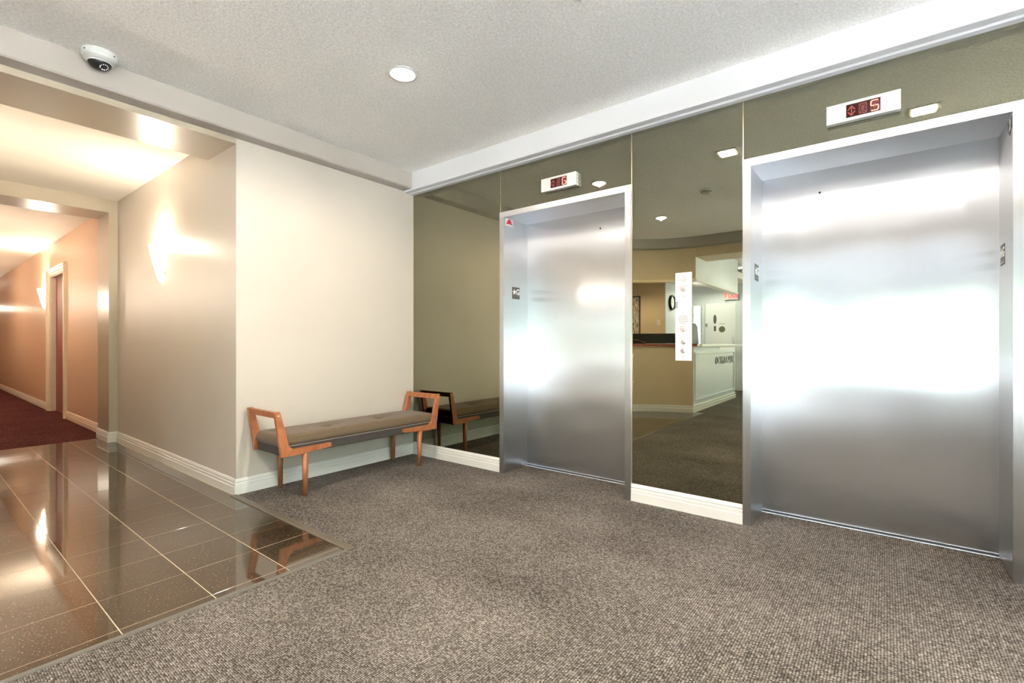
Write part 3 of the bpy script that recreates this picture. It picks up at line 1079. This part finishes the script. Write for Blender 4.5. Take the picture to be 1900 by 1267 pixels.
def sconce(xw, y, s, label, z0=1.665, z1=1.985, watts=SCONCE_W):
    """s=-1: projects towards -x from a wall at xw; s=+1 towards +x"""
    root = empty('wall_sconce', (xw, y, z0))
    tag(root, label, 'wall lamp', 'frosted half cone wall sconces')
    a0, a1 = (PI / 2, 3 * PI / 2) if s < 0 else (-PI / 2, PI / 2)
    bm = bmesh.new()
    cx = xw + s * 0.012
    h = z1 - z0
    prof = []
    for i in range(11):
        t = i / 10
        prof.append((0.022 + 0.078 * t ** 0.8, h * t))
    inner = [(r - 0.005, z + 0.003) for r, z in prof][::-1]
    lathe(bm, [(0, 0)] + prof + inner[:-1] + [(0.012, 0.006), (0, 0.006)], 24, (cx, y, z0), a0, a1)
    part('shade', bm, M['shade'], root, True)
    bm = bmesh.new(); box(bm, xw + s * 0.0, xw + s * 0.012, y - 0.05, y + 0.05, z0 + 0.06, z1 - 0.04, 0.003)
    part('back_plate', bm, M['chrome'], root)
    for sy in (-1, 1):
        bm = bmesh.new(); tube(bm, (xw + s * 0.006, y + sy * 0.085, z1 - 0.022), (xw + s * 0.02, y + sy * 0.1, z1 - 0.022), 0.006, 0.006, 10)
        part('clip', bm, M['chrome'], root)
    bm = bmesh.new(); sphere(bm, (xw + s * 0.055, y, z1 - 0.10), 0.022, 12, 8, sz=1.6)
    part('bulb', bm, M['bulb'], root, True)
    point_light('wall_sconce_glow', (xw + s * 0.06, y, z1 + 0.03), watts, 0.03, (1.0, 0.88, 0.70), root)
    return root
sconce(XL, 5.27, -1, 'lit half cone sconce on the beige hall wall')
sconce(XL, 10.98, -1, 'lit half cone sconce beside the corridor door', watts=55)
sconce(HALL_L, 5.27, 1, 'lit half cone sconce on the left wall of the passage')
sconce(HALL_L, 9.0, 1, 'lit half cone sconce on the near left wall of the corridor', watts=55)
sconce(HALL_L, 13.6, 1, 'lit half cone sconce farther along the left corridor wall', watts=55)
sconce(XL, 18.5, -1, 'lit half cone sconce deep in the corridor on the right', watts=55)

# ================================================================== CORRIDOR DOOR
root = empty('door_4', (XL, (CD0 + CD1) / 2, 0))
tag(root, 'burgundy corridor door set deep in a moulded cream frame', None, None, 'structure')
casing_m = plain('cream_casing_paint', (0.72, 0.62, 0.48), 0.4, vary=0.03)
CW = 0.11
CASING = [(CW, 0), (CW, 0.038), (CW - 0.022, 0.042), (CW - 0.028, 0.030), (CW - 0.052, 0.030), (CW - 0.058, 0.022), (0.022, 0.020), (0.014, 0.014), (0, 0.012), (0, 0)]
bm = bmesh.new()
pr = [(CD0 - o, d) for o, d in CASING]
prism(bm, [(XL - d, y) for y, d in pr], 'z', 0, CDZ + CW)
part('casing', bm, casing_m, root)
pr = [(CD1 + o, d) for o, d in CASING]
bm = bmesh.new(); prism(bm, [(XL - d, y) for y, d in pr], 'z', 0, CDZ + CW)
part('casing', bm, casing_m, root)
pr = [(CDZ + o, d) for o, d in CASING]
bm = bmesh.new(); prism(bm, [(XL - d, z) for z, d in pr], 'y', CD0, CD1)
part('casing', bm, casing_m, root)
bm = bmesh.new(); box(bm, XL, XL + 0.11, CD1 - 0.02, CD1, 0, CDZ); part('jamb', bm, casing_m, root)
bm = bmesh.new(); box(bm, XL, XL + 0.11, CD0, CD0 + 0.02, 0, CDZ); part('jamb', bm, casing_m, root)
bm = bmesh.new(); box(bm, XL, XL + 0.11, CD0 + 0.02, CD1 - 0.02, CDZ - 0.02, CDZ); part('jamb', bm, casing_m, root)
bm = bmesh.new(); box(bm, XL + 0.065, XL + 0.105, CD0 + 0.02, CD1 - 0.02, 0.005, CDZ - 0.02); part('door_leaf', bm, M['red_door'], root)

# ================================================================== BENCH
bench = empty('bench', (2.33, 3.475, 0))
tag(bench, 'mid century bench with teak arms and brown tufted cushion', 'bench')
XC = 2.33
YF0, YF1 = 3.262, 3.288
YR0, YR1 = 3.662, 3.688
def mx(pts, s):
    return [(XC + s * (x - XC), z) for x, z in pts]
post = [(1.567, 0.620), (1.572, 0.628), (1.603, 0.628), (1.608, 0.620), (1.668, 0.380), (1.700, 0.356), (1.660, 0.311), (1.614, 0.311)]
rail = [(1.662, 0.311), (1.702, 0.357), (1.985, 0.357), (1.990, 0.352), (1.990, 0.331), (1.985, 0.327), (1.74, 0.311)]
for s in (1, -1):
    for (ya, yb) in ((YF0, YF1), (YR0, YR1)):
        bm = bmesh.new(); prism(bm, mx(post, s), 'y', ya, yb)
        bmesh.ops.bevel(bm, geom=[e for e in bm.edges], offset=0.002, segments=1, affect='EDGES')
        p = part('arm_post', bm, M['wood'], bench)
        bm = bmesh.new(); prism(bm, mx(rail, s), 'y', ya + 0.001, yb - 0.001)
        part('side_rail', bm, M['wood'], bench)
        if ya == YF0:
            bm = bmesh.new()
            lathe(bm, [(0.0, -0.0035), (0.004, -0.003), (0.0065, 0.0)], 14, (XC + s * (1.592 - XC), ya, 0.600), axis='y')
            subpart('dowel_plug', bm, M['brass'], p, True)
    bm = bmesh.new()
    prism(bm, mx([(1.574, 0.625), (1.602, 0.625), (1.611, 0.582), (1.581, 0.582)], s), 'y', YF1, YR0)
    bmesh.ops.bevel(bm, geom=[e for e in bm.edges], offset=0.002, segments=1, affect='EDGES')
    part('arm_rail', bm, M['wood'], bench)
    for y in (3.285, 3.655):
        bm = bmesh.new()
        tube(bm, (XC + s * (1.795 - XC), y, 0.312), (XC + s * (1.798 - XC), y + (0.004 if y < 3.4 else -0.002), 0.0), 0.0235, 0.0165, 20)
        part('leg', bm, M['wood_leg'], bench, True)
bm = bmesh.new(); box(bm, 1.632, 3.028, YF1, YR0, 0.312, 0.376, 0.008)
part('seat_base', bm, M['fabric_dark'], bench)
bm = bmesh.new()
box(bm, 1.630, 3.030, YF1 - 0.004, YR0, 0.374, 0.380, 0.002)
part('piping', bm, plain('light_piping', (0.20, 0.17, 0.15), 0.8), bench)
# tufted cushion
bm = bmesh.new()
cx0, cx1, cy0, cy1, cz0, cz1 = 1.618, 3.042, 3.290, 3.660, 0.380, 0.454
nx, ny = 84, 30
btn = [(2.07, 3.475), (2.56, 3.475)]
def cush(u, v):
    x = cx0 + (cx1 - cx0) * u; y = cy0 + (cy1 - cy0) * v
    ex = min(x - cx0, cx1 - x) / 0.022; ey = min(y - cy0, cy1 - y) / 0.022
    ex, ey = min(ex, 1), min(ey, 1)
    fx = math.sqrt(max(0, 1 - (1 - ex) ** 2)); fy = math.sqrt(max(0, 1 - (1 - ey) ** 2))
    z = cz0 + 0.03 + (cz1 - cz0 - 0.03) * fx * fy
    z += 0.006 * math.sin(PI * u) * math.sin(PI * v)
    for bx_, by_ in btn:
        dx, dy = x - bx_, y - by_
        d = math.hypot(dx, dy * 1.2)
        z -= 0.024 * math.exp(-(d / 0.03) ** 2) + 0.014 * math.exp(-(d / 0.11) ** 2)
        ang = math.atan2(dy, dx)
        crease = abs(math.sin(2 * (ang)) )
        z -= 0.008 * math.exp(-(d / 0.13) ** 2) * (1 - crease) ** 4 * min(1, d / 0.03)
    return (x, y, z)
grid = []
us = [0, .004, .010, .018, .028] + [0.04 + 0.92 * i / (nx - 10) for i in range(nx - 9)] + [.972, .982, .990, .996, 1]
vs_ = [0, .015, .04, .07, .10] + [0.14 + 0.72 * i / (ny - 10) for i in range(ny - 9)] + [.90, .93, .96, .985, 1]
for u in us:
    grid.append([bm.verts.new(cush(u, v)) for v in vs_])
for i in range(len(us) - 1):
    for j in range(len(vs_) - 1):
        bm.faces.new((grid[i][j], grid[i + 1][j], grid[i + 1][j + 1], grid[i][j + 1]))
# skirt and bottom
rim = [grid[i][0] for i in range(len(us))] + [grid[-1][j] for j in range(1, len(vs_))] + [grid[i][-1] for i in range(len(us) - 2, -1, -1)] + [grid[0][j] for j in range(len(vs_) - 2, 0, -1)]
low = [bm.verts.new((v.co.x, v.co.y, cz0 + 0.012)) for v in rim]
bot = [bm.verts.new((v.co.x + (0.012 if v.co.x < XC else -0.012), v.co.y + (0.010 if v.co.y < 3.475 else -0.010), cz0)) for v in rim]
n = len(rim)
for i in range(n):
    bm.faces.new((rim[i], rim[(i + 1) % n], low[(i + 1) % n], low[i]))
    bm.faces.new((low[i], low[(i + 1) % n], bot[(i + 1) % n], bot[i]))
bm.faces.new(bot)
bmesh.ops.recalc_face_normals(bm, faces=bm.faces)
cu = part('cushion', bm, M['fabric'], bench, True)
for bx_, by_ in btn:
    bm = bmesh.new(); sphere(bm, (bx_, by_, 0.426), 0.011, 14, 8, sz=0.5)
    subpart('button', bm, M['fabric_dark'], cu, True)

# ================================================================== CEILING DEVICES
root = empty('security_camera', (0.70, 3.505, ZC))
tag(root, 'white dome security camera with dark lens window on the ceiling', 'security camera')
cx, cy, cz = 0.70, 3.505, ZC
bm = bmesh.new()
lathe(bm, [(0.0, 0.0), (0.078, 0.0), (0.080, -0.004), (0.080, -0.030), (0.077, -0.040), (0.064, -0.052), (0.056, -0.055), (0.056, -0.050), (0.0, -0.050)], 40, (cx, cy, cz))
part('housing', bm, M['white'], root, False)
bm = bmesh.new()
lathe(bm, [(0.055, -0.052), (0.052, -0.066), (0.043, -0.080), (0.028, -0.090), (0.0, -0.094)], 32, (cx, cy, cz))
part('dome_window', bm, M['black'], root, True)
bm = bmesh.new()
lathe(bm, [(0.054, -0.0535), (0.0585, -0.058), (0.0555, -0.062), (0.0525, -0.060)], 36, (cx, cy, cz))
part('rim', bm, M['white'], root, True)
for k in range(12):
    a = 2 * PI * k / 12
    bm = bmesh.new()
    # ring of lamps on the side of the dome that faces the lobby
    d = Vector((0.25, -0.55, -0.8)).normalized()
    u_ = d.orthogonal().normalized(); w_ = d.cross(u_)
    dirn = (d + (u_ * math.cos(a) + w_ * math.sin(a)) * 0.36).normalized()
    p = Vector((cx, cy, cz - 0.048)) + Vector((dirn.x * 0.0535, dirn.y * 0.0535, dirn.z * 0.0465))
    sphere(bm, p, 0.0035, 8, 6)
    part('infrared_lamp', bm, M['red_print'] if k == 3 else M['led_white'], root)
for a in (0.9, 3.6, 5.4):
    bm = bmesh.new(); sphere(bm, (cx + 0.0795 * math.cos(a), cy + 0.0795 * math.sin(a), cz - 0.018), 0.005, 8, 6)
    part('screw', bm, M['dark'], root)

root = empty('smoke_detector', (0.98, 1.52, ZC))
tag(root, 'white round smoke detector on the ceiling, seen in the mirror', 'smoke detector')
bm = bmesh.new(); lathe(bm, [(0, 0), (0.062, 0), (0.065, -0.004), (0.065, -0.014), (0, -0.014)], 32, (0.98, 1.52, ZC)); part('base', bm, M['white'], root)
bm = bmesh.new(); lathe(bm, [(0, -0.014), (0.052, -0.014), (0.048, -0.034), (0.030, -0.042), (0, -0.043)], 32, (0.98, 1.52, ZC)); part('sensor_head', bm, M['white'], root)
bm = bmesh.new(); lathe(bm, [(0.0515, -0.020), (0.0525, -0.020), (0.0515, -0.026), (0.0505, -0.026)], 32, (0.98, 1.52, ZC)); part('vent_slot', bm, M['dark'], root)

# ================================================================== RECEPTION (seen in the middle mirror)
desk = empty('reception_desk', (-1.9, 3.0, 0))
tag(desk, 'curved tan reception desk with pale grey lettered side', 'reception desk')
R_D = 1.60
bm = bmesh.new(); sweep(bm, arc(R_D, 117, 171.5, 24), [(0, 1.04), (0, 0.11), (-0.06, 0.11), (-0.06, 1.04)])
part('curved_front', bm, M['wall_tan'], desk)
bm = bmesh.new(); sweep(bm, arc(R_D, 117, 171.5, 24), [(0.018, 0.0), (0.018, 0.06), (0.010, 0.065), (0.010, 0.10), (0.0, 0.11), (-0.06, 0.11), (-0.06, 0.0)])
part('base_moulding', bm, M['white_trim'], desk)
XA, XB, YD = -1.36, -4.05, 2.40
bm = bmesh.new(); box(bm, XB, XA, YD, YD + 0.06, 0.11, 1.04); part('side_front', bm, M['wall_grey'], desk)
bm = bmesh.new(); prism(bm, [(YD - 0.018, 0), (YD - 0.018, 0.06), (YD - 0.01, 0.065), (YD - 0.01, 0.10), (YD, 0.11), (YD + 0.06, 0.11), (YD + 0.06, 0)], 'x', XB, XA); part('base_moulding', bm, M['white_trim'], desk)
fx0, fx1, fz0, fz1 = -3.93, -1.50, 0.20, 0.92
for (a0, a1, b0, b1) in ((fx0, fx1, fz1, fz1 + 0.03), (fx0, fx1, fz0 - 0.03, fz0), (fx0 - 0.03, fx0, fz0 - 0.03, fz1 + 0.03), (fx1, fx1 + 0.03, fz0 - 0.03, fz1 + 0.03)):
    bm = bmesh.new(); box(bm, a0, a1, YD - 0.02, YD, b0, b1, 0.004); part('panel_moulding', bm, M['wall_grey'], desk)
bm = text_bm('TOODEMUIO', 0.20, lambda x, y, z: (-3.24 + x * 1.0, YD - 0.012 + z, 0.775 + y), 0.012)
part('lettering', bm, plain('satin_silver_letters', (0.42, 0.43, 0.44), 0.45, 0.7), desk, label='raised silver lettering')
bm = bmesh.new(); box(bm, -5.3, XA + 0.01, 2.37, 2.95, 1.04, 1.075, 0.004); part('side_top', bm, M['paper'], desk, label='white counter top')
bm = bmesh.new(); sweep(bm, arc(R_D, 117, 174, 24), [(0.04, 1.085), (0.04, 1.045), (-0.38, 1.045), (-0.38, 1.085)])
part('granite_top', bm, M['granite'], desk, label='red granite counter top')
bm = bmesh.new(); box(bm, -3.9, -2.9, 2.392, 2.396, 0.955, 1.035)
thing_mesh('notice_sheet', bm, M['paper'], 'white notice sheet at the top of the lettered desk side', 'notice')

# monitor on the counter
root = empty('monitor', (-1.75, 3.5, 1.0))
tag(root, 'black monitor standing behind the granite counter', 'monitor')
bm = bmesh.new(); prism(bm, [(-1.77, 2.78), (-1.79, 2.78), (-1.52, 3.78), (-1.50, 3.78)], 'z', 1.09, 1.26); part('screen', bm, M['black'], root)
bm = bmesh.new(); box(bm, -1.66, -1.60, 3.34, 3.42, 1.0855, 1.10); part('foot', bm, M['dark'], root)
# arched piece for an unidentified rounded top showing over the counter
root = empty('arched_piece', (-1.30, 3.45, 1.085))
tag(root, 'low dark arched piece on the granite counter', 'tray')
bm = bmesh.new()
pts = [(-0.22 + 0.44 * i / 16, 0.065 * math.sin(PI * i / 16) ** 0.7 + 0.0) for i in range(17)]
prism(bm, [(3.38 + a, 1.086 + b) for a, b in pts] , 'x', -1.42, -1.36); part('body', bm, M['black'], root)
bm = bmesh.new()
for i in range(16):
    a, b = pts[i], pts[i + 1]
    tube(bm, (-1.358, 3.38 + a[0], 1.088 + a[1]), (-1.358, 3.38 + b[0], 1.088 + b[1]), 0.004, 0.004, 8)
part('edge_band', bm, M['chrome'], root)

# picture, switch, clock
root = empty('picture', (-4.0, 4.6, 1.30))
tag(root, 'tall birch bark picture in a dark frame on the tan wall', 'picture')
bm = bmesh.new(); box(bm, -4.0, -3.975, 4.37, 5.05, 1.28, 2.16, 0.003); part('frame', bm, M['dark'], root)
bm = bmesh.new(); box(bm, -3.975, -3.970, 4.40, 5.02, 1.31, 2.13); part('print', bm, M['birch'], root)
root = empty('light_switch', (-4.0, 3.955, 1.5))
tag(root, 'cream light switch on the tan booth wall', 'light switch')
bm = bmesh.new(); box(bm, -4.0, -3.993, 3.915, 3.99, 1.49, 1.61, 0.002); part('plate', bm, M['white_trim'], root)
bm = bmesh.new(); box(bm, -3.993, -3.986, 3.94, 3.965, 1.525, 1.575, 0.002); part('rocker', bm, M['white'], root)
root = empty('wall_clock', (-4.35, 3.80, 1.98))
tag(root, 'round black rimmed clock on the pale grey wall', 'clock')
bm = bmesh.new(); lathe(bm, [(0.0, -0.02), (0.13, -0.02), (0.135, -0.05), (0.16, -0.055), (0.17, -0.03), (0.17, 0.0), (0, 0)], 36, (-4.35, 3.80, 2.0), axis='y'); part('rim', bm, M['black'], root)
bm = bmesh.new(); lathe(bm, [(0.0, -0.026), (0.13, -0.026), (0.13, -0.02), (0, -0.02)], 36, (-4.35, 3.80, 2.0), axis='y'); part('dial', bm, M['paper'], root)
bm = bmesh.new(); box(bm, -4.354, -4.346, 3.771, 3.773, 1.99, 2.09); part('hand', bm, M['dark'], root)
bm = bmesh.new(); box(bm, -4.36, -4.29, 3.768, 3.770, 1.996, 2.004); part('hand', bm, M['dark'], root)

# office chair
root = empty('office_chair', (-3.6, 2.85, 0))
tag(root, 'grey high backed office chair behind the reception desk', 'chair')
cx, cy = -3.6, 2.80
bm = bmesh.new(); box(bm, cx - 0.25, cx + 0.25, cy - 0.24, cy + 0.24, 0.44, 0.54, 0.03); part('seat', bm, M['grey_fabric'], root)
bm = bmesh.new(); prism(bm, [(cy + 0.20, 0.55), (cy + 0.28, 0.55), (cy + 0.34, 1.38), (cy + 0.30, 1.50), (cy + 0.26, 1.42)], 'x', cx - 0.22, cx + 0.22); part('backrest', bm, M['grey_fabric'], root)
bm = bmesh.new(); tube(bm, (cx, cy, 0.08), (cx, cy, 0.44), 0.03, 0.03); part('column', bm, M['chrome'], root)
for k in range(5):
    a = 2 * PI * k / 5
    bm = bmesh.new(); tube(bm, (cx, cy, 0.09), (cx + 0.27 * math.cos(a), cy + 0.27 * math.sin(a), 0.06), 0.022, 0.016, 10); b_ = part('foot_arm', bm, M['dark'], root)
    bm = bmesh.new(); sphere(bm, (cx + 0.27 * math.cos(a), cy + 0.27 * math.sin(a), 0.028), 0.028, 12, 8); subpart('caster', bm, M['black'], b_)

# white side door with notices and exit sign
root = empty('door_3', (-5.64, 3.09, 0))
tag(root, 'white side door with notices, seen in the mirror', None, None, 'structure')
bm = bmesh.new(); box(bm, -5.69, -5.645, 2.75, 3.43, 0.01, 2.03); part('door_leaf', bm, M['paper'], root)
bm = bmesh.new(); tube(bm, (-5.60, 2.80, 1.02), (-5.60, 2.80, 1.24), 0.010, 0.010); part('handle', bm, M['chrome'], root)
bm = bmesh.new(); box(bm, -5.645, -5.61, 3.38, 3.42, 1.50, 1.56, 0.003); part('closer_bracket', bm, M['chrome'], root)
bm = bmesh.new(); lathe(bm, [(0.0, 0.0), (0.05, 0.0), (0.05, 0.003), (0, 0.003)], 24, (-5.645, 3.21, 1.66), axis='x')
for v in bm.verts: v.co.z = 1.66 + (v.co.z - 1.66) * 2.2; v.co.y = 3.21 + (v.co.y - 3.21) * 0.7
part('oval_decal', bm, M['dark_print'], root)
bm = bmesh.new(); box(bm, -5.645, -5.642, 3.185, 3.235, 1.38, 1.50); part('sticker', bm, M['dark_print'], root)
bm = bmesh.new(); box(bm, -5.645, -5.642, 2.95, 3.13, 1.33, 1.60); p_ = part('notice', bm, M['paper'], root)
bm = bmesh.new(); lathe(bm, [(0.0, 0.0), (0.072, 0.0), (0.072, 0.002), (0, 0.002)], 28, (-5.641, 3.05, 1.42), axis='x'); part('round_emblem', bm, M['green_print'], root)
bm = bmesh.new(); box(bm, -5.6415, -5.641, 2.98, 3.11, 1.545, 1.555); part('notice_line', bm, M['green_print'], root)

root = empty('exit_sign', (-5.55, 2.86, 2.12))
tag(root, 'red lit exit sign above the white side door', 'exit sign')
bm = bmesh.new(); box(bm, -5.62, -5.56, 2.68, 3.0, 2.10, 2.28, 0.004); part('housing', bm, M['white'], root)
bm = text_bm('EXIT', 0.15, lambda x, y, z: (-5.556 - z, 2.84 + x, 2.19 + y), 0.003, bold=0.003)
part('lettering', bm, M['exit'], root)
